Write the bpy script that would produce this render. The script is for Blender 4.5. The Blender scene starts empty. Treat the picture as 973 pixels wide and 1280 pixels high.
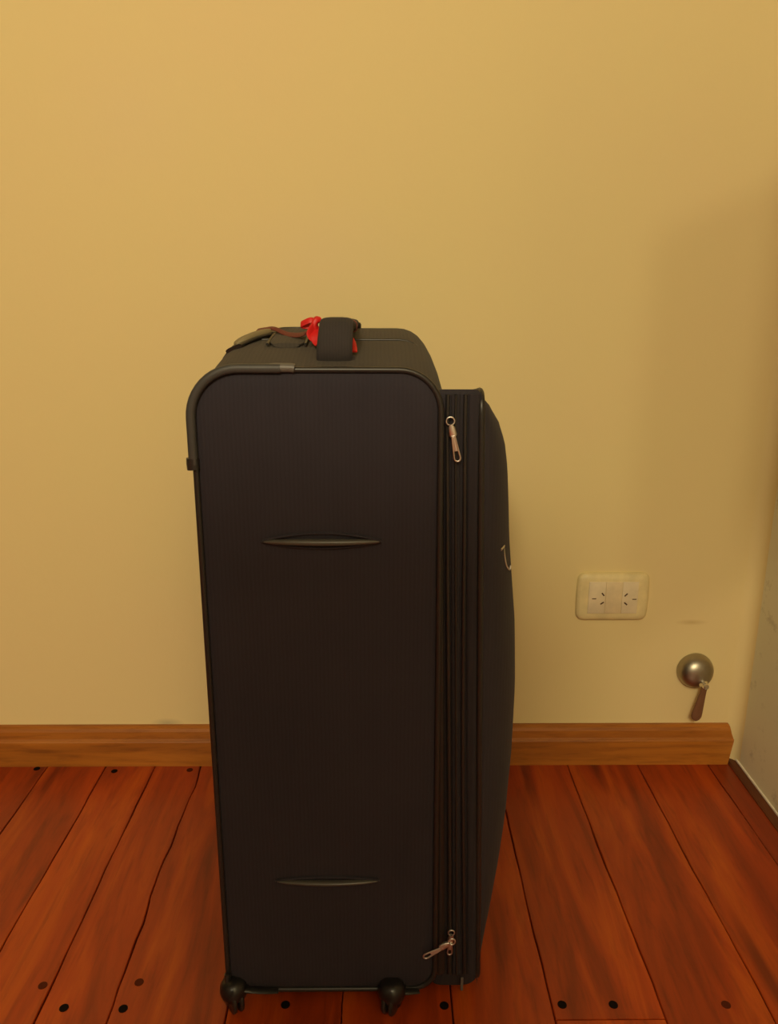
import bpy, bmesh, math, random
from mathutils import Vector, Matrix
random.seed(4)
S = bpy.context.scene
COL = S.collection

# ------------------------------------------------------------------ camera
H = 0.82
cam_d = bpy.data.cameras.new('camera'); cam = bpy.data.objects.new('camera', cam_d); COL.objects.link(cam)
cam_d.sensor_fit = 'AUTO'; cam_d.sensor_width = 36.0; cam_d.lens = 1000.0 / 1280.0 * 36.0
cam_d.clip_start = 0.01
right = Vector((0.99995, -0.0101, 0.0028)).normalized()
fwd = Vector((0.0105, 0.9629, -0.2696)); fwd = (fwd - right * fwd.dot(right)).normalized()
up = right.cross(fwd)
M = Matrix((right, up, -fwd)).transposed().to_4x4(); M.translation = (0, 0, H)
cam.matrix_world = M
S.camera = cam

# ------------------------------------------------------------------ world, lamps, exposure
W = bpy.data.worlds.new('world'); S.world = W; W.use_nodes = True
W.node_tree.nodes['Background'].inputs[0].default_value = (0.9, 0.75, 0.55, 1)
W.node_tree.nodes['Background'].inputs[1].default_value = 0.01

def lamp(name, loc, power, radius, colour):
    d = bpy.data.lights.new(name, 'POINT'); d.energy = power; d.shadow_soft_size = radius; d.color = colour
    o = bpy.data.objects.new(name, d); o.location = loc; COL.objects.link(o); return o
WARM = (1.0, 0.85, 0.545)
lamp('ceiling_bulb', (-0.46, -2.20, 2.25), 160, 0.22, WARM)
lamp('second_bulb', (0.20, -1.50, 2.20), 20, 0.06, WARM)

S.view_settings.view_transform = 'Standard'; S.view_settings.look = 'None'
S.view_settings.exposure = 0.47; S.view_settings.gamma = 1.0; S.view_settings.use_curve_mapping = False

# ------------------------------------------------------------------ helpers
def lin(c):
    c /= 255.0
    return c / 12.92 if c <= 0.04045 else ((c + 0.055) / 1.055) ** 2.4
def rgb(r, g, b): return (lin(r), lin(g), lin(b), 1.0)

def obj(name, bm, mat=None, parent=None, smooth=True, label=None, kind=None, loc=None, bevel=None):
    me = bpy.data.meshes.new(name)
    bmesh.ops.recalc_face_normals(bm, faces=bm.faces[:])
    if smooth:
        for f in bm.faces: f.smooth = True
    bm.to_mesh(me); bm.free()
    o = bpy.data.objects.new(name, me); COL.objects.link(o)
    if mat: me.materials.append(mat)
    if parent: o.parent = parent
    if loc: o.location = loc
    if label: o['label'] = label
    if kind: o['kind'] = kind
    if smooth:
        try: me.set_sharp_from_angle(angle=math.radians(50))
        except Exception: pass
    return o

def tag(o, label, cat): o['label'] = label; o['category'] = cat

def box(x0, x1, y0, y1, z0, z1, bev=0.0, seg=2, bm=None):
    b = bmesh.new() if bm is None else bm
    r = bmesh.ops.create_cube(b, size=1.0)
    for v in r['verts']:
        v.co = Vector(((x0 + x1) / 2 + v.co.x * (x1 - x0), (y0 + y1) / 2 + v.co.y * (y1 - y0), (z0 + z1) / 2 + v.co.z * (z1 - z0)))
    if bev > 0:
        es = list({e for v in r['verts'] for e in v.link_edges})
        bmesh.ops.bevel(b, geom=es, offset=bev, segments=seg, affect='EDGES', profile=0.5)
    return b

def sweep(pts, ref, wa, tb, closed=False, n=12, bm=None, power=2.0, cap=True):
    """Sweep a (super)elliptic section along a path: half width wa across ref, half thickness tb."""
    b = bmesh.new() if bm is None else bm
    P = [Vector(p) for p in pts]; m = len(P); rings = []
    for i in range(m):
        if closed: T = P[(i + 1) % m] - P[i - 1]
        else: T = P[min(i + 1, m - 1)] - P[max(i - 1, 0)]
        T.normalize()
        rf = Vector(ref[i]) if isinstance(ref, list) else Vector(ref)
        A = rf - T * T.dot(rf); A.normalize(); B = T.cross(A)
        w = wa[i] if isinstance(wa, list) else wa
        t = tb[i] if isinstance(tb, list) else tb
        ring = []
        for k in range(n):
            a = 2 * math.pi * (k + 0.5) / n; c, s = math.cos(a), math.sin(a)
            c = math.copysign(abs(c) ** (2 / power), c); s = math.copysign(abs(s) ** (2 / power), s)
            ring.append(b.verts.new(P[i] + A * w * c + B * t * s))
        rings.append(ring)
    for i in range(m if closed else m - 1):
        r0, r1 = rings[i], rings[(i + 1) % m]
        for k in range(n): b.faces.new((r0[k], r0[(k + 1) % n], r1[(k + 1) % n], r1[k]))
    if not closed and cap:
        b.faces.new(rings[0][::-1]); b.faces.new(rings[-1])
    return b

def tube(pts, r, ref=(0, 1, 0), closed=False, n=10, bm=None): return sweep(pts, ref, r, r, closed, n, bm)

def smooth_path(pts, k=8):
    """Catmull-Rom through the points."""
    P = [Vector(p) for p in pts]; out = []
    for i in range(len(P) - 1):
        p0, p1, p2, p3 = P[max(i - 1, 0)], P[i], P[i + 1], P[min(i + 2, len(P) - 1)]
        for j in range(k):
            t = j / k
            out.append(0.5 * ((2 * p1) + (p2 - p0) * t + (2 * p0 - 5 * p1 + 4 * p2 - p3) * t * t + (3 * p1 - p0 - 3 * p2 + p3) * t ** 3))
    out.append(P[-1]); return out

def rr(x0, x1, z0, z1, r, n=8, edge=10):
    """Rounded rectangle, list of (x, z); r = radii (TL, TR, BR, BL)."""
    if not isinstance(r, tuple): r = (r,) * 4
    pts = []
    cs = [((x0 + r[0], z1 - r[0]), r[0], 180, 90), ((x1 - r[1], z1 - r[1]), r[1], 90, 0),
          ((x1 - r[2], z0 + r[2]), r[2], 0, -90), ((x0 + r[3], z0 + r[3]), r[3], -90, -180)]
    arcs = []
    for (c, rad, a0, a1) in cs:
        arcs.append([(c[0] + rad * math.cos(math.radians(a0 + (a1 - a0) * k / n)), c[1] + rad * math.sin(math.radians(a0 + (a1 - a0) * k / n))) for k in range(n + 1)])
    for i in range(4):
        pts += arcs[i]
        a, b = arcs[i][-1], arcs[(i + 1) % 4][0]
        for k in range(1, edge): pts.append((a[0] + (b[0] - a[0]) * k / edge, a[1] + (b[1] - a[1]) * k / edge))
    return pts

def loft(loops, cap0=True, cap1=True, bm=None):
    b = bmesh.new() if bm is None else bm
    R = [[b.verts.new(p) for p in L] for L in loops]; n = len(R[0])
    for i in range(len(R) - 1):
        for k in range(n): b.faces.new((R[i][k], R[i][(k + 1) % n], R[i + 1][(k + 1) % n], R[i + 1][k]))
    if cap0: b.faces.new(R[0][::-1])
    if cap1: b.faces.new(R[-1])
    return b

def lathe(prof, centre, n=32, bm=None):
    """Profile of (radius, distance in front of the wall) turned about -Y."""
    b = bmesh.new() if bm is None else bm
    loops = [[(centre[0] + max(r, 1e-4) * math.cos(2 * math.pi * k / n), centre[1] - d, centre[2] + max(r, 1e-4) * math.sin(2 * math.pi * k / n)) for k in range(n)] for r, d in prof]
    return loft(loops, True, True, b)

# ------------------------------------------------------------------ materials
class NT:
    def __init__(s, name):
        s.m = bpy.data.materials.new(name); s.m.use_nodes = True
        s.t = s.m.node_tree; s.n = s.t.nodes; s.b = s.n['Principled BSDF']
    def add(s, typ, **kw):
        n = s.n.new(typ)
        for k, v in kw.items():
            if k.startswith('_'): setattr(n, k[1:], v)
            else: n.inputs[k.replace('__', ' ')].default_value = v
        return n
    def link(s, a, ao, b, bi): s.t.links.new(a.outputs[ao], b.inputs[bi])
    def coord(s, scale=(1, 1, 1), src='Position'):
        if src == 'Position': c = s.add('ShaderNodeNewGeometry'); out = 'Position'
        else: c = s.add('ShaderNodeTexCoord'); out = src
        mp = s.add('ShaderNodeMapping'); mp.inputs['Scale'].default_value = scale
        s.link(c, out, mp, 'Vector'); return mp
    def noise(s, mp, scale, detail=4, rough=0.55, dist=0.0):
        n = s.add('ShaderNodeTexNoise'); n.inputs['Scale'].default_value = scale; n.inputs['Detail'].default_value = detail
        n.inputs['Roughness'].default_value = rough; n.inputs['Distortion'].default_value = dist
        s.link(mp, 'Vector', n, 'Vector'); return n
    def ramp(s, src, out, stops):
        r = s.add('ShaderNodeValToRGB'); e = r.color_ramp.elements
        e[0].position, e[0].color = stops[0]; e[1].position, e[1].color = stops[-1]
        for p, c in stops[1:-1]:
            x = e.new(p); x.color = c
        s.link(src, out, r, 'Fac'); return r
    def mix(s, fac, a, b, mode='MIX'):
        m = s.add('ShaderNodeMix', _data_type='RGBA', _blend_type=mode)
        for i, v in ((0, fac), (6, a), (7, b)):
            if isinstance(v, tuple) and len(v) == 2 and not isinstance(v[0], (int, float)): s.t.links.new(v[0].outputs[v[1]], m.inputs[i])
            else: m.inputs[i].default_value = v
        return m
    def bump(s, src, out, strength, dist=0.001):
        b = s.add('ShaderNodeBump'); b.inputs['Strength'].default_value = strength; b.inputs['Distance'].default_value = dist
        s.link(src, out, b, 'Height'); s.link(b, 'Normal', s.b, 'Normal'); return b
    def pr(s, **kw):
        for k, v in kw.items(): s.b.inputs[k.replace('__', ' ')].default_value = v
        return s

def paint(name, base, alt, rough=0.75, stains=(), grime=0.0):
    m = NT(name); mp = m.coord()
    n1 = m.noise(mp, 2.3, 3); r1 = m.ramp(n1, 'Fac', [(0.35, base), (0.7, alt)])
    col = (r1, 'Color')
    if grime > 0:
        n3 = m.noise(mp, 26, 6, 0.7); r3 = m.ramp(n3, 'Fac', [(0.56, (0, 0, 0, 1)), (0.74, (grime, grime, grime, 1))])
        mx = m.mix((r3, 'Color'), col, rgb(120, 105, 80)); col = (mx, 2)
    for (c, rad, sc, amount) in stains:       # scuffs and plaster repairs that stay where they are
        g = m.add('ShaderNodeNewGeometry')
        sub = m.add('ShaderNodeVectorMath', _operation='SUBTRACT'); sub.inputs[1].default_value = c; m.link(g, 'Position', sub, 0)
        mul = m.add('ShaderNodeVectorMath', _operation='MULTIPLY'); mul.inputs[1].default_value = (1 / rad[0], 0, 1 / rad[1]); m.link(sub, 0, mul, 0)
        ln = m.add('ShaderNodeVectorMath', _operation='LENGTH'); m.link(mul, 0, ln, 0)
        r = m.ramp(ln, 'Value', [(0.0, (amount,) * 3 + (1,)), (1.0, (0, 0, 0, 1))])
        mx = m.mix((r, 'Color'), col, sc); col = (mx, 2)
    m.t.links.new(col[0].outputs[col[1]], m.b.inputs['Base Color'])
    n2 = m.noise(mp, 90, 5); m.bump(n2, 'Fac', 0.10, 0.002)
    return m.pr(Roughness=rough).m

OCHRE = (0.745, 0.617, 0.295, 1); OCHRE2 = (0.75, 0.60, 0.30, 1)
M_wall = paint('ochre_wall_paint', OCHRE, OCHRE2, 0.7, stains=[
    ((-0.378, 0, 0.077), (0.030, 0.010), (0.30, 0.27, 0.19, 1), 0.55),
    ((0.535, 0, 0.268), (0.030, 0.006), (0.45, 0.28, 0.09, 1), 0.5),
    ((-0.09, 0, 0.87), (0.16, 0.10), (0.74, 0.59, 0.33, 1), 0.5),
    ((-0.36, 0, 1.06), (0.13, 0.10), (0.74, 0.60, 0.33, 1), 0.4)])
M_wall_grey = paint('greyish_wall_paint', (0.78, 0.75, 0.54, 1), (0.71, 0.68, 0.48, 1), 0.85, grime=0.5)
M_wall_dark = paint('brown_far_wall_paint', (0.11, 0.075, 0.05, 1), (0.10, 0.068, 0.045, 1), 0.7)
M_ceiling = paint('ceiling_paint', (0.24, 0.22, 0.19, 1), (0.22, 0.20, 0.175, 1))

def wood(name, dark, mid, light, stretch, rough, coat=0.0, knots=True, gs=1.0, bump=0.15):
    m = NT(name); mp = m.coord(stretch)
    oi = m.add('ShaderNodeObjectInfo')                       # each board carries its own offset and tone in its colour
    off = m.add('ShaderNodeVectorMath', _operation='MULTIPLY'); off.inputs[1].default_value = (37, 53, 19); m.link(oi, 'Color', off, 0)
    add = m.add('ShaderNodeVectorMath', _operation='ADD'); m.link(mp, 'Vector', add, 0); m.link(off, 0, add, 1)
    class V: outputs = {'Vector': add.outputs[0]}
    n1 = m.noise(V, 1.0 * gs, 5, 0.6, 0.8); n2 = m.noise(V, 4.5 * gs, 6, 0.65, 0.4); n0 = m.noise(V, 0.28 * gs, 2, 0.5, 0.5)
    r1 = m.ramp(n1, 'Fac', [(0.30, dark), (0.52, mid), (0.74, light)])
    r2 = m.ramp(n2, 'Fac', [(0.34, (0.55, 0.50, 0.48, 1)), (0.50, (1, 1, 1, 1)), (0.75, (1.0, 1.0, 1.0, 1))])
    mx = m.mix(0.55, (r1, 'Color'), (r2, 'Color'), 'MULTIPLY')
    r0 = m.ramp(n0, 'Fac', [(0.35, (0.74, 0.68, 0.64, 1)), (0.65, (1.12, 1.12, 1.1, 1))])
    mx2 = m.mix(0.8, (mx, 2), (r0, 'Color'), 'MULTIPLY')
    if knots:
        v = m.add('ShaderNodeTexVoronoi'); v.inputs['Scale'].default_value = 0.62 * gs; m.link(add, 0, v, 'Vector')
        rk = m.ramp(v, 'Distance', [(0.05, (0.35, 0.30, 0.30, 1)), (0.16, (1, 1, 1, 1))])
        mx2 = m.mix(0.8, (mx2, 2), (rk, 'Color'), 'MULTIPLY')
    m.link(mx2, 2, m.b, 'Base Color')
    n3 = m.noise(m.coord(), 7, 3); mr = m.add('ShaderNodeMapRange'); m.link(n3, 'Fac', mr, 'Value')
    mr.inputs[3].default_value = rough - 0.07; mr.inputs[4].default_value = rough + 0.10; m.link(mr, 0, m.b, 'Roughness')
    m.bump(n2, 'Fac', bump, 0.0006)
    m.pr(**{'Coat__Weight': coat, 'Coat__Roughness': 0.25})
    return m.m

M_plank = wood('varnished_floorboard', (0.20, 0.022, 0.002, 1), (0.38, 0.046, 0.003, 1), (0.54, 0.100, 0.005, 1), (20, 2.2, 20), 0.38, 0.05)
M_base = wood('skirting_wood', (0.26, 0.085, 0.010, 1), (0.42, 0.145, 0.015, 1), (0.50, 0.185, 0.022, 1), (3, 30, 30), 0.42, 0.1, knots=False)
M_trim = wood('dark_trim_wood', (0.05, 0.014, 0.004, 1), (0.12, 0.030, 0.007, 1), (0.17, 0.045, 0.010, 1), (22, 3, 22), 0.5, knots=False)
M_blocker = wood('blocker_wood', (0.10, 0.04, 0.015, 1), (0.20, 0.08, 0.03, 1), (0.27, 0.12, 0.05, 1), (22, 22, 3), 0.5, knots=False)
M_gap = NT('dark_subfloor').pr(**{'Base__Color': (0.012, 0.006, 0.004, 1), 'Roughness': 0.9}).m
M_plug = NT('dark_screw_plug').pr(**{'Base__Color': (0.006, 0.003, 0.002, 1), 'Roughness': 0.8, 'Specular__IOR__Level': 0.1}).m
M_plug2 = NT('brown_wood_plug').pr(**{'Base__Color': (0.075, 0.012, 0.003, 1), 'Roughness': 0.7, 'Specular__IOR__Level': 0.15}).m

def fabric(name, c, c2, rough=0.85, weave=1500.0, bump=0.25, sheen=0.03):
    m = NT(name); mp = m.coord()
    n = m.noise(mp, 9, 4); r = m.ramp(n, 'Fac', [(0.3, c), (0.7, c2)])
    wv = m.add('ShaderNodeTexWave', _wave_type='BANDS', _bands_direction='X'); wv.inputs['Scale'].default_value = weave / 20; wv.inputs['Distortion'].default_value = 1.5; wv.inputs['Detail'].default_value = 2
    m.link(mp, 'Vector', wv, 'Vector')
    fine = m.noise(mp, weave / 2, 2)
    ad = m.add('ShaderNodeMath', _operation='ADD'); m.link(wv, 'Fac', ad, 0); m.link(fine, 'Fac', ad, 1)
    rw = m.ramp(wv, 'Fac', [(0.0, (0.88, 0.88, 0.88, 1)), (1.0, (1.05, 1.05, 1.05, 1))])
    mx = m.mix(0.6, (r, 'Color'), (rw, 'Color'), 'MULTIPLY'); m.link(mx, 2, m.b, 'Base Color')
    m.bump(ad, 0, bump, 0.0005)
    m.pr(**{'Roughness': rough, 'Sheen__Weight': sheen, 'Sheen__Roughness': 0.5, 'Specular__IOR__Level': 0.15})
    return m.m
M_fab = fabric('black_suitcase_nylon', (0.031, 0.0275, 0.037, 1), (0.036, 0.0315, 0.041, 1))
M_fab_top = fabric('lit_suitcase_shell_nylon', (0.070, 0.060, 0.050, 1), (0.078, 0.066, 0.054, 1))  # extra light and sheen on the top put into a paler nylon colour
M_pocket = fabric('black_suitcase_pocket_nylon', (0.038, 0.034, 0.042, 1), (0.043, 0.038, 0.046, 1))
M_gus = fabric('black_gusset_nylon', (0.029, 0.026, 0.032, 1), (0.034, 0.030, 0.036, 1), weave=900)
M_web = fabric('black_padded_webbing', (0.040, 0.034, 0.034, 1), (0.045, 0.039, 0.038, 1), weave=2200)
def plain(name, c, rough, metal=0.0, spec=0.5, bumpsc=None):
    m = NT(name); n = m.noise(m.coord(), 40, 4)
    r = m.ramp(n, 'Fac', [(0.3, tuple(x * 0.9 for x in c[:3]) + (1,)), (0.7, tuple(x * 1.08 for x in c[:3]) + (1,))]); m.link(r, 'Color', m.b, 'Base Color')
    if bumpsc: m.bump(m.noise(m.coord(), bumpsc, 3), 'Fac', 0.2, 0.0005)
    return m.pr(**{'Roughness': rough, 'Metallic': metal, 'Specular__IOR__Level': spec}).m
M_pipe = plain('black_vinyl_piping', (0.020, 0.018, 0.017), 0.38)
M_guard = plain('dark_grey_corner_guard', (0.046, 0.045, 0.044), 0.5, bumpsc=500)
M_guard2 = plain('light_grey_guard_tip', (0.12, 0.11, 0.10), 0.45)
M_rub = plain('black_rubber', (0.020, 0.019, 0.018), 0.32)
M_bar = plain('highlit_black_rubber_bar', (0.075, 0.070, 0.060), 0.30)  # lamp highlight along the bar put into its paler rubber colour
M_grip = plain('olive_grey_grip', (0.21, 0.17, 0.092), 0.55)
M_plast = plain('black_caster_plastic', (0.012, 0.011, 0.011), 0.28)
M_metal = plain('zip_nickel', (0.72, 0.69, 0.66), 0.34, 1.0)
M_nick = plain('brushed_nickel', (0.40, 0.36, 0.28), 0.40, 1.0)
M_chrome = plain('bright_chrome', (0.75, 0.72, 0.66), 0.15, 1.0)
M_lever = plain('brown_lever', (0.17, 0.075, 0.035), 0.5)
M_red = plain('red_ribbon_satin', (0.62, 0.012, 0.012), 0.5)
M_redd = plain('dark_red_ribbon_satin', (0.13, 0.020, 0.016), 0.6)
M_ivory = plain('ivory_plate_plastic', (0.74, 0.62, 0.32), 0.45)
M_white = plain('cream_socket_plastic', (0.74, 0.63, 0.42), 0.45)
M_blank = plain('tan_blank_plastic', (0.72, 0.59, 0.36), 0.45)
M_plaster = plain('pale_plaster_edge', (0.80, 0.74, 0.60), 0.9)
M_slot = plain('dark_socket_slot', (0.10, 0.05, 0.02), 0.8)

# ------------------------------------------------------------------ setting
WY = 1.268       # back wall
XR = 0.640       # right wall
XL, YF, ZC = -2.2, -3.4, 2.75
wb = obj('wall_back', box(XL - .1, XR + .1, WY, WY + .1, 0, ZC), M_wall, smooth=False, kind='structure')
obj('wall_right', box(XR, XR + .1, YF - .1, WY, 0, ZC), M_wall_grey, smooth=False, kind='structure')
obj('wall_left', box(XL - .1, XL, YF - .1, WY, 0, ZC), M_wall_dark, smooth=False, kind='structure')
obj('wall_front', box(XL, XR, YF - .1, YF, 0, ZC), M_wall_dark, smooth=False, kind='structure')
obj('ceiling', box(XL - .1, XR + .1, YF - .1, WY + .1, ZC, ZC + .1), M_ceiling, smooth=False, kind='structure')
# plaster cove that rounds the inside corner
cv = []
for z in (0.0, ZC):
    arc = [(XR - 0.022 + 0.0, WY)] + [(XR - 0.022 + 0.022 * math.sin(math.radians(a)), WY - 0.022 + 0.022 * math.cos(math.radians(a))) for a in range(0, 91, 15)] + [(XR, WY)]
    cv.append([(x, y, z) for x, y in arc])
obj('trim_2', loft(cv), M_wall, kind='structure')

floor = obj('floor', box(XL, XR, YF, WY, -0.06, -0.022), M_gap, smooth=False, kind='structure')
edges = [0.638, 0.587, 0.459, 0.333, 0.203, 0.085, -0.045, -0.181, -0.320, -0.402, -0.488, -0.592, -0.70, -0.83, -0.96, -1.09, -1.22, -1.35, -1.48, -1.61, -1.74, -1.87, -2.0, -2.13, -2.199]
plugs = {(-0.402, -0.320): [(-0.3742, 0.7558, 0), (-0.337, 1.240, 2)], (-0.320, -0.181): [(-0.3040, 0.7542, 0), (-0.2960, 0.7914, 2)],
         (-0.488, -0.402): [(-0.4120, 0.7876, 2), (-0.4687, 1.2373, 0)], (-0.181, -0.045): [(-0.113, 0.7582, 0)],
         (-0.045, 0.085): [(0.0755, 0.7556, 0)], (0.203, 0.333): [(0.2159, 0.7558, 0), (0.2768, 0.7553, 0)],
         (0.333, 0.459): [(0.4111, 0.7543, 2)], (-0.70, -0.592): [(-0.6079, 1.2454, 0)]}
tones = [0.5, 0.35, 0.62, 0.42, 0.55, 0.6, 0.3, 0.5, 0.72, 0.45, 0.6, 0.38, 0.66]
def wob(x, y):              # old boards: the joints wander a little
    k = round(x * 1000); amp = 0.0032 if k == -320 else (0.0 if x > 0.63 or x < -0.8 else 0.0010)
    return amp * (math.sin(y * 17 + k) + 0.6 * math.sin(y * 41 + k * 1.7) + 0.35 * math.sin(y * 83 + k * .6)) / 1.5
def gap(x, y):
    k = round(x * 1000); return 0.00035 + 0.0004 * (1 + math.sin(y * 9 + k * 2.1) * math.sin(y * 23 + k))
def plank(x0, x1, y0, y1, i):
    ny_ = max(2, int(40 * (min(y1, WY) - max(y0, 0.3)) / 1.0)) if y1 > 0.3 else 2
    ys = ([y0] if y0 < 0.3 else []) + [max(y0, 0.3) + (y1 - max(y0, 0.3)) * k / ny_ for k in range(ny_ + 1)] if y1 > 0.3 else [y0, y1]
    bm = bmesh.new(); rows = []
    for y in ys:
        xa, xb = x0 + wob(x0, y) + gap(x0, y), x1 + wob(x1, y) - gap(x1, y); e = 0.0010
        rows.append([bm.verts.new(p) for p in ((xa, y, -0.022), (xa, y, -e), (xa + e, y, 0), (xb - e, y, 0), (xb, y, -e), (xb, y, -0.022))])
    for r0, r1 in zip(rows, rows[1:]):
        for k in range(6): bm.faces.new((r0[k], r0[(k + 1) % 6], r1[(k + 1) % 6], r1[k]))
    bm.faces.new(rows[0][::-1]); bm.faces.new(rows[-1])
    o = obj('plank', bm, M_plank, floor, smooth=False)
    t = tones[i % len(tones)]; o.color = (t, (i * 0.377) % 1.0, (i * 0.619) % 1.0, 1)
    return o
i = 0
for k in range(len(edges) - 1):
    x1, x0 = edges[k], edges[k + 1]
    if abs(x1 - 0.333) < 1e-6:
        parts = [(YF, 0.7345), (0.7365, WY)]
    elif k % 3 == 1: parts = [(YF, -0.55), (-0.549, WY)]
    else: parts = [(YF, -1.35), (-1.349, WY)]
    for (a, b) in parts:
        p = plank(x0, x1, a, b, i); i += 1
        for (px, py, kind) in plugs.get((x0, x1), []):
            if a < py < b:
                bm = bmesh.new(); bmesh.ops.create_cone(bm, cap_ends=True, segments=16, radius1=0.0058, radius2=0.0054, depth=0.0020)
                for v in bm.verts: v.co += Vector((px, py, -0.0004))
                obj('screw_plug', bm, M_plug2 if kind == 2 else M_plug, p)

# skirting board with a stepped moulding; its right end is mitred back, so the profile shows
prof = [(0.000, 0.000), (0.0165, 0.000), (0.0165, 0.047), (0.0155, 0.0495), (0.0145, 0.0502), (0.0135, 0.053), (0.0125, 0.066), (0.0105, 0.0715), (0.006, 0.0745), (0.000, 0.0745)]
ends = []
for xe, k in ((XL, 0.0), (0.6215, 1.0)):
    L = []
    for d, z in prof:
        dx = 0.0
        if k:
            dx = {0.047: 0.006, 0.0495: 0.0065, 0.0502: 0.006}.get(z, 0.0)
            if z > 0.052: dx = 0.004 - (z - 0.052) * 0.25
        L.append((xe + dx, WY - d, z))
    ends.append(L)
o = obj('baseboard_back', loft(ends), M_base, smooth=False, kind='structure'); o.color = (0.4, 0.2, 0.7, 1)
# low dark strip along the foot of the right wall
L = []
for y in (YF, WY - 0.0001):
    L.append([(XR, y, 0.0), (XR - 0.017, y, 0.0), (XR - 0.017, y, 0.002), (XR - 0.014, y, 0.0042), (XR - 0.005, y, 0.0046), (XR, y, 0.0046)])
o = obj('trim_1', loft(L), M_trim, smooth=False, kind='structure'); o.color = (0.2, 0.3, 0.1, 1)
obj('trim_3', box(XR - .003, XR, YF, WY, 0.0047, 0.0085, 0.0008), M_plaster, smooth=False, kind='structure')   # rough plaster edge along the wall foot
# unseen leaf added outside the view: it throws the faint shade on the right of the back wall
a = Vector((0.3370, 0.300, 0)); b = Vector((0.632, 0.556, 0)); d = (b - a); ln = d.length; ang = math.atan2(d.y, d.x)
leaf = obj('shade_leaf_1', box(0, ln, -0.03, 0, 0.93, 1.355, 0.003), M_blocker, smooth=False, kind='structure', loc=a)
leaf.rotation_euler = (0, 0, ang)
obj('panel', box(0.06, ln - 0.06, -0.037, 0.007, 1.0, 1.285, 0.006), M_blocker, leaf, smooth=False)

# ------------------------------------------------------------------ suitcase
def empty(name, loc):
    e = bpy.data.objects.new(name, None); e.location = loc; COL.objects.link(e); e.empty_display_size = 0.1; return e
case = empty('suitcase', (0, 0, 0))
tag(case, 'large black soft-sided suitcase standing upright on the floorboards near the wall, side towards the viewer', 'suitcase')
def part(name, bm, mat, parent=case, **kw): return obj(name, bm, mat, parent, **kw)

Y0, Y1 = 0.757, 1.195
X0, X1, Z0, Z1 = -0.1795, 0.0585, 0.0225, 0.7470
RAD = (0.046, 0.040, 0.028, 0.028)
def flare_main(v):          # the loaded case leans out a little towards its foot on the compartment side
    v.x += 0.0065 * max(0.0, 1 - v.z / 0.70) * min(max((v.x + 0.06) / 0.118, 0), 1)
def flare_front(v):         # the soft front compartment spreads at the foot and its top sags towards the back
    v.x += 0.0190 * max(0.0, 1 - v.z / 0.70) * min(max((v.x - 0.046) / 0.018, 0), 1)
    v.z -= (0.155 * max(v.y - 0.772, 0)) * min(max((v.z - 0.45) / 0.27, 0), 1)
def warped(bm, fn):
    for v in bm.verts: fn(v.co)
    return bm
def bulge(y):
    t = min(max((y - Y0) / (Y1 - Y0), 0), 1); return math.sin(math.pi * t) ** 0.8 if 0 < t < 1 else 0.0
loops = []
ny = 20
for j in range(ny + 1):
    y = Y0 + 0.002 + (Y1 - Y0 - 0.004) * j / ny; bl = bulge(y)
    L = []
    for x, z in rr(X0 + .001, X1 - .001, Z0 + .001, Z1 - .001, RAD, 8, 12):
        k = min(max((z - 0.70) / 0.047, 0), 1); k = k * k * (3 - 2 * k)
        zz = z + 0.027 * bl * k
        side = (0.011 * bl ** 0.5 if x > -0.06 else -0.004 * bl) * min(1, abs(x + 0.06) / 0.1) * (1 - 0.6 * k)
        L.append((x + side, y, zz))
    loops.append(L)
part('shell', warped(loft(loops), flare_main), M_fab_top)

def side_panel(y, sgn):
    Ls = []
    cx, cz = (X0 + X1) / 2, (Z0 + Z1) / 2; w, h = (X1 - X0) / 2 - 0.004, (Z1 - Z0) / 2 - 0.004
    for s in (0.0, 0.05, 0.12, 0.25, 0.4, 0.6, 0.8, 0.96):
        i_ = s * w; ww, hh = w - i_, h - i_
        rad = tuple(max(min(r - 0.004 - i_ * 0.6, ww * 0.98), 0.0015) for r in RAD)
        dy = 0.0035 * (1 - (1 - min(s / 0.12, 1)) ** 2) + 0.004 * (s ** 0.8)
        Ls.append([(x, y + sgn * dy, z) for x, z in rr(cx - ww, cx + ww, cz - hh, cz + hh, rad, 8, 12)])
    return loft(Ls, True, True)
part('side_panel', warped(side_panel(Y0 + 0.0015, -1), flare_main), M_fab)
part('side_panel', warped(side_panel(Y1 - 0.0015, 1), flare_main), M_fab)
for yy in (Y0 + .001, Y1 - .001):
    loop = [(x, yy, z) for x, z in rr(X0 + .001, X1 - .001, Z0 + .001, Z1 - .001, RAD, 10, 8)]
    part('piping', warped(tube(loop, 0.0031, closed=True), flare_main), M_pipe)

# thick guard over the upper left corner of the near edge
r = RAD[0]; path = [(X0 - .0005, Y0 - .0005, 0.656)]
path += [(X0 - .0005, Y0 - .0005, 0.656 + (Z1 - r - 0.656) * k / 6) for k in range(1, 6)]
path += [(X0 + r - (r + .0005) * math.cos(math.radians(90 * k / 12)), Y0 - .0005, Z1 - r + (r + .0005) * math.sin(math.radians(90 * k / 12))) for k in range(13)]
path += [(X0 + r + k * 0.008, Y0 - .0005, Z1 + .0005) for k in range(1, 6)]
g = part('corner_guard', sweep(path, (0, 1, 0), 0.0055, 0.0046, n=14, power=2.6), M_guard, label='dark grey corner guard')
part('guard_tip', tube([(X0 + r + 0.030, Y0 - .001, Z1 + .0008), (X0 + r + 0.036, Y0 - .001, Z1 + .0012), (X0 + r + 0.050, Y0 - .001, Z1 + .0010), (X0 + r + 0.053, Y0 - .001, Z1 + .0004)], 0.0044), M_guard2, g)
part('guard_end', sweep([(X0 - .0012, Y0 - .0008, 0.662), (X0 - .0014, Y0 - .0008, 0.657), (X0 - .0010, Y0 - .0008, 0.651)], (0, 1, 0), 0.0055, 0.0062), M_pipe, g)

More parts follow.
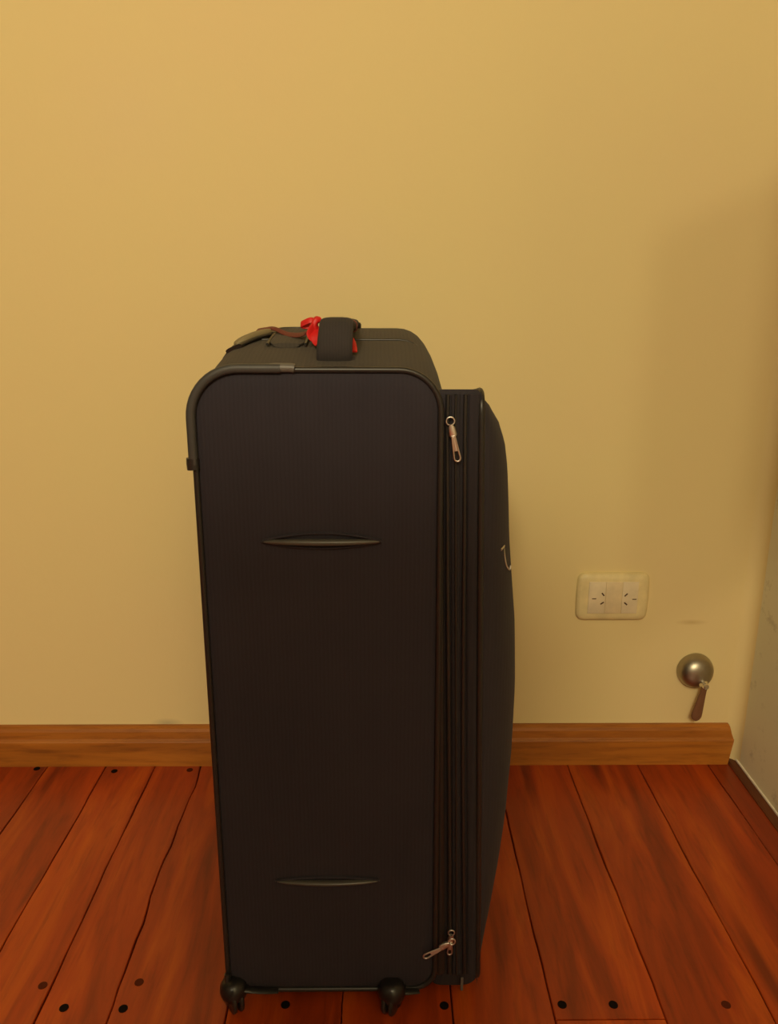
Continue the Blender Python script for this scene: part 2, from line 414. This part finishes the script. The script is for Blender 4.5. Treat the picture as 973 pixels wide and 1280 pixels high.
# seam across the top
def top_z(x, y):
    best = Z1
    r0 = 0.046 if x < -0.06 else 0.040
    e = (X0 + r0) if x < -0.06 else (X1 - r0)
    dx = (e - x) if x < -0.06 else (x - e)
    z = Z1 - .001 if dx <= 0 else Z1 - .001 - r0 + math.sqrt(max(r0 * r0 - dx * dx, 0))
    k = min(max((z - 0.70) / 0.047, 0), 1); k = k * k * (3 - 2 * k)
    return z + 0.027 * bulge(y) * k
for ys in (0.868, 1.085):
    part('seam', tube([(x, ys, top_z(x, ys) + .0003) for x in [X0 + .012 + (X1 - X0 - .022) * k / 30 for k in range(31)]], 0.0016), M_pipe)

# carrying handle on top: padded loop running from front to back
hp = smooth_path([(-0.0445, 0.786, 0.750), (-0.0442, 0.781, 0.762), (-0.0432, 0.786, 0.777), (-0.0428, 0.803, 0.7866), (-0.043, 0.84, 0.7825), (-0.043, 0.92, 0.7795), (-0.043, 0.965, 0.7790), (-0.043, 0.995, 0.7785), (-0.043, 1.008, 0.774)], 6)
nh = len(hp)
top_handle = part('top_handle', sweep(hp, (1, 0, 0), [0.0178 - 0.0012 * min(1, k / 14) for k in range(nh)], [0.0042 + 0.0016 * min(1, k / 10) for k in range(nh)], n=20, power=3.2), M_web)
part('handle_mount', box(-0.0605, -0.0245, 0.782, 0.800, 0.746, 0.7575, 0.003), M_web, top_handle)
part('handle_mount', box(-0.058, -0.024, 0.996, 1.016, 0.768, 0.7795, 0.003), M_web, top_handle)

# retractable trolley handle folded into the back edge (left here)
gp = [(-0.1490 + 0.028 * t, 0.840 + 0.058 * t) for t in [k / 10 for k in range(11)]]
tg = part('trolley_handle', sweep([(x, y, top_z(x, y) + 0.0030) for x, y in gp], (1, -.4, 0.45), [0.0095 * (1 - (2 * k / 10 - 1) ** 6 * .75) for k in range(11)], [0.0048 * (1 - (2 * k / 10 - 1) ** 6 * .6) for k in range(11)], n=18, power=2.6), M_grip, label='olive grey trolley handle')
part('handle_base', sweep([(x + (x + .135) * .12, y + (y - .869) * .12, top_z(x, y) - 0.0004) for x, y in gp], (1, -.4, 0.45), 0.0115, 0.0026, n=18, power=3), M_pipe, tg)
# flap for a name card, between grip and handle
fl = []
for k in range(9):
    t = k / 8; y = 0.83 + 0.10 * t
    fl.append((-0.096 , y, top_z(-0.10, y) + 0.0022))
nf = part('name_card_flap', sweep(fl, (1, 0, 0), [0.0190 * (1 - (1 - min(1, (k + .6) / 2.2)) ** 2) ** .5 for k in range(9)], 0.0022, n=16, power=3), M_fab_top)
edge_l = []
for a in range(0, 181, 10):
    x = -0.096 + 0.0192 * math.cos(math.radians(a)); y = 0.93 + 0.012 * math.sin(math.radians(a))
    edge_l.append((x, y, top_z(x, y) + .003))
edge_l = [(-0.0768, 0.83 + .1 * k / 5, top_z(-.0768, 0.83 + .1 * k / 5) + .003) for k in range(5)] + edge_l + [(-0.1152, 0.93 - .1 * k / 5, top_z(-.1152, 0.93 - .1 * k / 5) + .003) for k in range(1, 6)]
part('flap_edge', tube(edge_l, 0.0016, ref=(0, 0, 1)), M_pipe, nf)

# side carrying handles: rubber bar between two lips
def side_grip(xa, xb, z, rise, bar_r):
    n = 16; xs = [xa + (xb - xa) * k / n for k in range(n + 1)]; prof_ = [math.sin(math.pi * k / n) for k in range(n + 1)]
    yb = Y0 - 0.0060
    bar = part('side_handle', sweep([(x, yb - 0.0050 * p ** .6, z) for x, p in zip(xs, prof_)], (0, 0, 1), [bar_r * (.30 + .70 * p ** .6) for p in prof_], [0.0022 + .0020 * p for p in prof_], n=14), M_bar, label='black rubber side handle')
    part('handle_lip', sweep([(x, yb - 0.0008, z + rise * p ** .8) for x, p in zip(xs, prof_)], (0, 0, 1), 0.0013, 0.0020), M_fab, bar)
    part('handle_lip', sweep([(x, yb - 0.0008, z - rise * .8 * p ** .8) for x, p in zip(xs, prof_)], (0, 0, 1), 0.0013, 0.0020), M_fab, bar)
side_grip(-0.1165, 0.0005, 0.5800, 0.0085, 0.0036)
side_grip(-0.1170, -0.0015, 0.1825, 0.0045, 0.0026)

# front compartment section (right), with its strips, and the bulging pocket in front of it
GX0, GX1, GZ0, GZ1 = 0.054, 0.0975, 0.0145, 0.7265
GY0, GY1 = 0.768, 1.184
part('front_compartment', warped(loft([[(x, y, z) for x, z in rr(GX0 + i_, GX1 - i_, GZ0 + i_, GZ1 - i_, (0.006, 0.008, 0.018, 0.006), 5, 10)] for y, i_ in ((GY0, 0.003), (GY0 + .003, 0.0), (0.85, 0), (0.93, 0), (1.02, 0), (1.10, 0), (GY1 - .003, 0.0), (GY1, 0.003))]), flare_front), M_gus)
def strip(name, xa, xb, yd, mat, zt=0.722, zb=0.036, amp=0.0, ph=0.0, parent=case):
    xm = (xa + xb) / 2; n = 24
    pts = [(xm + amp * math.sin(ph + 6 * k / n), GY0 - yd, zb + (zt - zb) * k / n) for k in range(n + 1)]
    return part(name, warped(sweep(pts, (1, 0, 0), (xb - xa) / 2, 0.0025, n=12, power=2.6), flare_front), mat, parent)
strip('gusset_strip', 0.0625, 0.0665, 0.0012, M_pipe, amp=0.0004)
strip('zip_tape', 0.0675, 0.0765, 0.0004, M_gus)
zt = strip('zip_teeth', 0.0707, 0.0733, 0.0022, M_pipe)
strip('gusset_strip', 0.0785, 0.0825, 0.0008, M_pipe, amp=0.0009, ph=2.0)
strip('gusset_strip', 0.0840, 0.0945, 0.0002, M_gus, amp=0.0007, ph=1.0)
for xx, rr_, nm in ((0.0975, 0.0034, 'pocket_piping'), (0.0585, 0.0028, 'compartment_piping')):
    loop = [(xx, y, z) for y, z in rr(GY0 + .001, GY1 - .001, GZ0 + .004, GZ1 - .001, 0.022, 8, 10)]
    part(nm, warped(tube(loop, rr_, ref=(1, 0, 0), closed=True), flare_front), M_pipe)
BZ = [(0.016, 0.002), (0.06, 0.020), (0.10, 0.034), (0.15, 0.046), (0.20, 0.054), (0.28, 0.061), (0.36, 0.064), (0.44, 0.062), (0.50, 0.057), (0.55, 0.053), (0.60, 0.051), (0.64, 0.049), (0.67, 0.045), (0.695, 0.036), (0.712, 0.022), (0.724, 0.002)]
def Bz(z):
    for (a, b), (c, d) in zip(BZ, BZ[1:]):
        if z <= c:
            t = min(max((z - a) / (c - a), 0), 1); return b + (d - b) * t
    return BZ[-1][1]
def pocket_x(y, z):
    u = (y - 0.976) / 0.207; s = max(1 - abs(u) ** 2.2, 0.0) ** 0.5
    return 0.0965 + Bz(z) * s
NYp, NZp = 36, 60
bm = bmesh.new(); G = []
for j in range(NZp + 1):
    z = 0.016 + 0.708 * (0.5 - 0.5 * math.cos(math.pi * j / NZp)); row = []
    for k in range(NYp + 1):
        y = 0.976 - 0.207 * math.cos(math.pi * k / NYp)
        row.append(bm.verts.new((pocket_x(y, z), y, z)))
    G.append(row)
for j in range(NZp):
    for k in range(NYp): bm.faces.new((G[j][k], G[j][k + 1], G[j + 1][k + 1], G[j + 1][k]))
bm.faces.new([G[j][0] for j in range(NZp + 1)] + [G[NZp][k] for k in range(1, NYp + 1)] + [G[j][NYp] for j in range(NZp - 1, -1, -1)] + [G[0][k] for k in range(NYp - 1, 0, -1)])
part('front_pocket', warped(bm, flare_front), M_pocket)

def zip_pull(head, direction, length, ring=True, scale=1.0, normal=(0, -1, 0)):
    """Slider at head with a pull tab hanging along direction."""
    hd = Vector(head); d_ = Vector(direction).normalized(); nn = Vector(normal); sd = d_.cross(nn).normalized()
    s = scale
    root = part('zip_slider', sweep([hd - d_ * 0.0075 * s, hd - d_ * 0.004 * s, hd + d_ * 0.003 * s, hd + d_ * 0.0055 * s], tuple(sd), [0.0018 * s, 0.0036 * s, 0.0042 * s, 0.0022 * s], 0.0024 * s, n=12, power=3), M_metal, label='shiny metal zip slider')
    if ring:
        c = hd - d_ * 0.0105 * s
        part('ring', tube([c + (sd * math.cos(a) + d_ * math.sin(a)) * 0.0040 * s for a in [2 * math.pi * k / 16 for k in range(16)]], 0.00095 * s, ref=tuple(nn), closed=True, n=8), M_metal, root)
    a_, b_ = hd + d_ * 0.004 * s + nn * 0.0022, hd + d_ * (0.004 * s + length) + nn * 0.0022
    w0, w1 = 0.0014 * s, 0.0030 * s
    pts = [a_ + sd * w0]
    for k in range(6): pts.append(a_.lerp(b_, k / 5 * .9) + sd * (w0 + (w1 - w0) * k / 5))
    for k in range(9):
        an = math.pi * k / 8; pts.append(a_.lerp(b_, .9) + sd * w1 * math.cos(an) + d_ * w1 * 1.2 * math.sin(an))
    for k in range(3, -1, -1): pts.append(a_.lerp(b_, k / 5 * .9) - sd * (w0 + (w1 - w0) * k / 5))
    part('pull_tab', tube(pts[1:], 0.0010 * s, ref=tuple(nn), closed=True, n=8), M_metal, root)
    part('pull_plate', sweep([a_ + d_ * .001, a_.lerp(b_, .35), a_.lerp(b_, .62)], tuple(sd), [w0 * .7, w0 * 1.2, w1 * .7], 0.0006, n=10, power=4), M_metal, root)
    return root
zy = GY0 - 0.0068
zip_pull((0.0690, zy, 0.6870), (0.0075, 0, -0.036), 0.024)
zip_pull((0.0815, zy, 0.0905), (-0.0012, 0, -0.020), 0.014, scale=0.9)
zip_pull((0.0725, 0.7500, 0.0925), (-0.022, -0.001, -0.0125), 0.021, scale=1.0)
# pull hanging on the curved pocket face
py = 0.806; pz = 0.556; pxx = pocket_x(py, pz)
e_ = 0.001; nx = Vector((1, -(pocket_x(py + e_, pz) - pocket_x(py - e_, pz)) / (2 * e_), 0)).normalized()
tt = Vector((-nx.y, nx.x, 0))
root = part('zip_slider', sweep([Vector((pxx, py, pz + .001)) - tt * 0.013 + nx * .0022, Vector((pxx, py, pz + .001)) + nx * .0025, Vector((pxx, py, pz + .001)) + tt * 0.010 + nx * .0005], (0, 0, 1), 0.0016, 0.0016), M_metal, label='shiny metal zip slider')
pp = [Vector((pxx, py, pz)) + nx * 0.0028 + tt * 0.0005, Vector((pxx, py, pz)) + nx * 0.0042 + tt * 0.002 + Vector((0, 0, -0.012)), Vector((pxx, py, pz)) + nx * 0.0062 + tt * 0.004 + Vector((0, 0, -0.022)), Vector((pxx, py, pz)) + nx * 0.0092 + tt * 0.0065 + Vector((0, 0, -0.0265)), Vector((pxx, py, pz)) + nx * 0.0096 + tt * 0.0085 + Vector((0, 0, -0.0225))]
part('pull_tab', sweep(smooth_path(pp, 5), tuple(tt), 0.0014, 0.0008), M_metal, root)
# strap end under the compartment and the pocket's lower seam
part('strap_end', box(0.0945, 0.0978, GY0 - .009, GY0 - .006, 0.018, 0.036, 0.0008), M_guard2, label='small grey strap end')
sp = []
for (y, z) in ((0.7755, 0.150), (0.7752, 0.125), (0.775, 0.105), (0.7745, 0.090), (0.7735, 0.080), (0.772, 0.074), (0.7705, 0.072)):
    sp.append((pocket_x(y, z) + .001, y - .0015, z))
part('pocket_seam', tube(smooth_path(sp, 4), 0.0012, ref=(1, 0, 0)), M_guard)

# corner brackets and casters
def caster(cx, cy, turn, near):
    WR = 0.0185
    hs = []
    for d, rad in ((0.0, 0.0125), (0.003, 0.0150), (0.009, 0.0165), (0.015, 0.0160), (0.021, 0.0130), (0.0245, 0.008)):
        hs.append([(cx + rad * math.cos(2 * math.pi * k / 20), cy + rad * math.sin(2 * math.pi * k / 20), 0.0190 + d) for k in range(20)])
    c = part('caster', loft(hs), M_plast)
    ca, sa = math.cos(turn), math.sin(turn)
    def tr(p): return (cx + p[0] * ca - p[1] * sa, cy + p[0] * sa + p[1] * ca, p[2])
    for s in (-1, 1):
        part('fork', sweep([tr((s * 0.0092, 0.004, 0.032)), tr((s * 0.0095, 0.003, 0.024)), tr((s * 0.0095, 0.001, 0.016)), tr((s * 0.0095, 0.0, 0.011))], (ca * 0 - sa, ca, 0), [0.011, 0.011, 0.008, 0.005], 0.0016, n=12), M_plast, c)
        w = bmesh.new()
        w = loft([[tr((s * (0.0012 + d), rad * math.cos(2 * math.pi * k / 24), WR + rad * math.sin(2 * math.pi * k / 24))) for k in range(24)] for d, rad in ((0, WR - .003), (0.001, WR - .0008), (0.003, WR), (0.005, WR - .0008), (0.006, WR - .003))])
        part('wheel', w, M_rub, c)
    part('axle', tube([tr((-0.0115, 0, WR)), tr((0.0115, 0, WR))], 0.0028, ref=(0, 0, 1)), M_guard, c)
caster(-0.1720, 0.7540, 0.5, True); caster(0.0130, 0.7500, -0.4, True)
caster(-0.1560, 1.1700, 0.2, False); caster(0.0350, 1.1700, -0.2, False)
for (pts) in ([(-0.1785, 0.7545, 0.050), (-0.1775, 0.7515, 0.040), (-0.1700, 0.7495, 0.0345), (-0.155, 0.7500, 0.0310), (-0.135, 0.7515, 0.0280), (-0.120, 0.7535, 0.0265)],
              [(0.0005, 0.7510, 0.0285), (0.010, 0.7500, 0.0290), (0.025, 0.7500, 0.0270), (0.037, 0.7520, 0.0255), (0.045, 0.7540, 0.0245)]):
    part('caster_bracket', sweep(smooth_path(pts, 6), (0, 1, 0), 0.0045, [0.0034 * (1 - 0.75 * k_ / (len(pts) * 6 - 6)) + .0004 for k_ in range(len(pts) * 6 - 5)], n=12), M_rub)
# base tray that closes the underside behind the casters
part('base_tray', box(X0 + .016, X1 - .012, Y0 + .012, Y1 - .012, 0.0185, 0.030, 0.003), M_plast)

# ------------------------------------------------------------------ red ribbon tied round the top handle
rib = empty('ribbon', (-0.065, 0.83, 0.775))
tag(rib, 'bright red ribbon tied around the top carrying handle of the black suitcase', 'ribbon')
def rpart(name, pts, ref, w, t, mat, k=6, n=12):
    if name in ('knot', 'loop') or mat is M_red and pts[0][0] < -0.06:
        c_ = Vector((-0.0655, 0.833, 0.7795)); pts = [c_ + (Vector(p) - c_) * 0.70 for p in pts]; w = tuple(x * 0.75 for x in w) if isinstance(w, tuple) else w * 0.75; t *= 0.8
    P = smooth_path(pts, k); m = len(P)
    W_ = [w[0] + (w[1] - w[0]) * i_ / (m - 1) for i_ in range(m)] if isinstance(w, tuple) else w
    bm = sweep(P, ref, W_, t, n=n, power=3)
    for v in bm.verts: v.co -= Vector((-0.065, 0.83, 0.775))
    return obj(name, bm, mat, rib)
yk = 0.845
# band that wraps the handle
wrap = []
for a in range(0, 360, 15):
    c_, s_ = math.cos(math.radians(a)), math.sin(math.radians(a))
    wrap.append(Vector((-0.043 + 0.0184 * math.copysign(abs(c_) ** .6, c_), yk + 0.01, 0.7815 + 0.0070 * math.copysign(abs(s_) ** .6, s_))))
bm = sweep(wrap, (0, 1, 0), 0.005, 0.0008, closed=True, n=10)
for v in bm.verts: v.co -= Vector((-0.065, 0.83, 0.775))
obj('band', bm, M_redd, rib)
rpart('knot', [(-0.062, yk - .006, 0.793), (-0.066, yk - .010, 0.791), (-0.068, yk - .011, 0.784), (-0.065, yk - .009, 0.778)], (0.2, 1, 0.3), 0.0062, 0.0042, M_red)
rpart('loop', [(-0.064, yk, 0.787), (-0.072, yk - .006, 0.792), (-0.082, yk - .004, 0.789), (-0.088, yk, 0.785), (-0.080, yk + .004, 0.783), (-0.067, yk + .002, 0.784)], (0, 0.5, 1), 0.0042, 0.0011, M_red)
rpart('loop', [(-0.065, yk - .012, 0.786), (-0.071, yk - .018, 0.780), (-0.0735, yk - .022, 0.772), (-0.068, yk - .022, 0.766), (-0.063, yk - .016, 0.773), (-0.0625, yk - .010, 0.781)], (0.7, 0.7, 0.1), 0.0058, 0.0012, M_red)
rpart('tail', [(-0.066, yk - .012, 0.780), (-0.067, yk - .024, 0.772), (-0.064, yk - .030, 0.764), (-0.060, yk - .034, 0.7605)], (1, 0.1, 0.2), (0.0055, 0.0065), 0.0009, M_red)
rpart('tail', [(x, y, top_z(x, y) + dz) for x, y, dz in ((-0.076, yk - .004, 0.0125), (-0.086, yk + .010, 0.0075), (-0.100, yk + .028, 0.0055), (-0.116, yk + .045, 0.0085), (-0.128, yk + .058, 0.0060), (-0.138, yk + .075, 0.0030))], (0, 1, 0.35), (0.0045, 0.0026), 0.0009, M_redd)
rpart('tail', [(-0.029, yk - .032, 0.7715), (-0.0268, yk - .038, 0.767), (-0.0258, yk - .044, 0.763), (-0.0255, yk - .049, 0.7600)], (1, 0.2, 0), 0.0026, 0.0009, M_red)

# ------------------------------------------------------------------ double wall socket
sk = empty('wall_socket', (0.3935, WY, 0.317))
tag(sk, 'cream double power socket plate mounted on the ochre wall right of the suitcase', 'socket')
def spart(name, bm, mat, parent=sk, **kw):
    base = Vector((0.3935, WY, 0.317))
    for v in bm.verts: v.co -= base
    return obj(name, bm, mat, parent, **kw)
cx_, cz_ = 0.3935, 0.3170
def plate_loop(w, h, r, y, bow):
    L = []
    for x, z in rr(-w, w, -h, h, r, 8, 8):
        L.append((cx_ + x + (0.0 if abs(z) < 1e-9 else 0) - bow * (1 - (z / h) ** 2) * (-1 if x > 0 else 1) * min(1, abs(x) / (w * .8)) , y, cz_ + z))
    return L
spart('face_plate', loft([plate_loop(0.0595, 0.0425, 0.012, WY, 0.0020), plate_loop(0.0598, 0.0428, 0.012, WY - .003, 0.0020), plate_loop(0.0580, 0.0410, 0.012, WY - .0065, 0.0020), plate_loop(0.0540, 0.0375, 0.010, WY - .0088, 0.0015), plate_loop(0.0440, 0.0315, 0.004, WY - .0100, 0)]), M_ivory)
def module(xa, xb, mat, name): return spart(name, box(cx_ + xa, cx_ + xb, WY - .0112, WY - .006, cz_ - 0.0280, cz_ + 0.0290, 0.0007), mat)
ml = module(-0.0428, -0.0142, M_white, 'socket_module'); module(-0.0138, 0.0138, M_blank, 'blank_insert'); mr = module(0.0142, 0.0410, M_white, 'socket_module')
def slot(mod, x, z, ang, ln=0.0068, wd=0.0024):
    bm = box(-ln / 2, ln / 2, -0.0004, 0.0012, -wd / 2, wd / 2, 0.0003, 1)
    bmesh.ops.rotate(bm, verts=bm.verts[:], matrix=Matrix.Rotation(math.radians(ang), 3, 'Y'))
    for v in bm.verts: v.co += Vector((cx_ + x, WY - .0112, cz_ + z))
    spart('slot', bm, M_slot, mod)
slot(ml, -0.0330, -0.0010, 0, 0.0072, 0.0017); slot(ml, -0.0185, 0.0068, 50); slot(ml, -0.0190, -0.0090, -35)
slot(mr, 0.0352, -0.0020, 0, 0.0072, 0.0017); slot(mr, 0.0205, 0.0058, -45); slot(mr, 0.0210, -0.0100, 40)

# ------------------------------------------------------------------ wall valve
VX, VZ = 0.5480, 0.1800
vv = empty('wall_valve', (VX, WY, VZ))
tag(vv, 'round brushed metal wall valve with brown lever hanging down, above the skirting near the corner', 'valve')
def vpart(name, bm, mat, parent=vv, **kw):
    for v in bm.verts: v.co -= Vector((VX, WY, VZ))
    return obj(name, bm, mat, parent, **kw)
vpart('rose', lathe([(0.0300, 0.0), (0.0312, 0.002), (0.0312, 0.006), (0.0300, 0.013), (0.0265, 0.020), (0.0205, 0.0255), (0.0125, 0.0288), (0.005, 0.0298), (0.0, 0.030)], (VX, WY, VZ), 40), M_nick)
sx, sz = VX + 0.0075, VZ - 0.0140
vpart('stem', lathe([(0.0075, 0.015), (0.0075, 0.030), (0.0055, 0.032), (0.0055, 0.039), (0.0045, 0.041), (0.0, 0.0415)], (sx, WY, sz), 20), M_chrome, label='bright chrome stem')
lp = [Vector((sx + .0005, WY - .0352, sz + .004)).lerp(Vector((sx - .0085, WY - .0315, sz - .0680)), t) for t in (0, .03, .1, .2, .35, .5, .65, .8, .88, .93, .965, .99, 1.0)]
wl = [0.0028, 0.0045, 0.0050, 0.0052, 0.0060, 0.0070, 0.0080, 0.0090, 0.0092, 0.0084, 0.0066, 0.0038, 0.0015]
vpart('lever', sweep(lp, (1, 0, 0), wl, 0.0032, n=16, power=2.6), M_lever, label='brown lever')

# ------------------------------------------------------------------ unseen chair added behind the viewpoint: its tall back shades the foot of the suitcase
ch = empty('shade_chair', (-0.165, -0.20, 0))
tag(ch, 'unseen dark wooden seat with tall narrow back, added to shade the suitcase', 'shade_chair')
def cpart(name, bm):
    o = obj(name, bm, M_blocker, ch, smooth=False); o.color = (0.3, 0.5, 0.7, 1)
cpart('seat', box(-0.19, 0.19, -0.42, 0.015, 0.43, 0.46, 0.01))
for x in (-0.17, 0.17):
    cpart('leg', box(x - .018, x + .018, -0.41, -0.374, 0, 0.43, 0.004))
    cpart('leg', box(x - .018, x + .018, -0.021, 0.015, 0, 0.43, 0.004))
for x in (-0.131, 0.131): cpart('back_post', box(x - .014, x + .014, -0.017, 0.013, 0.46, 1.18, 0.006))
cpart('backrest', box(-0.117, 0.117, -0.010, 0.008, 0.50, 1.17, 0.004))
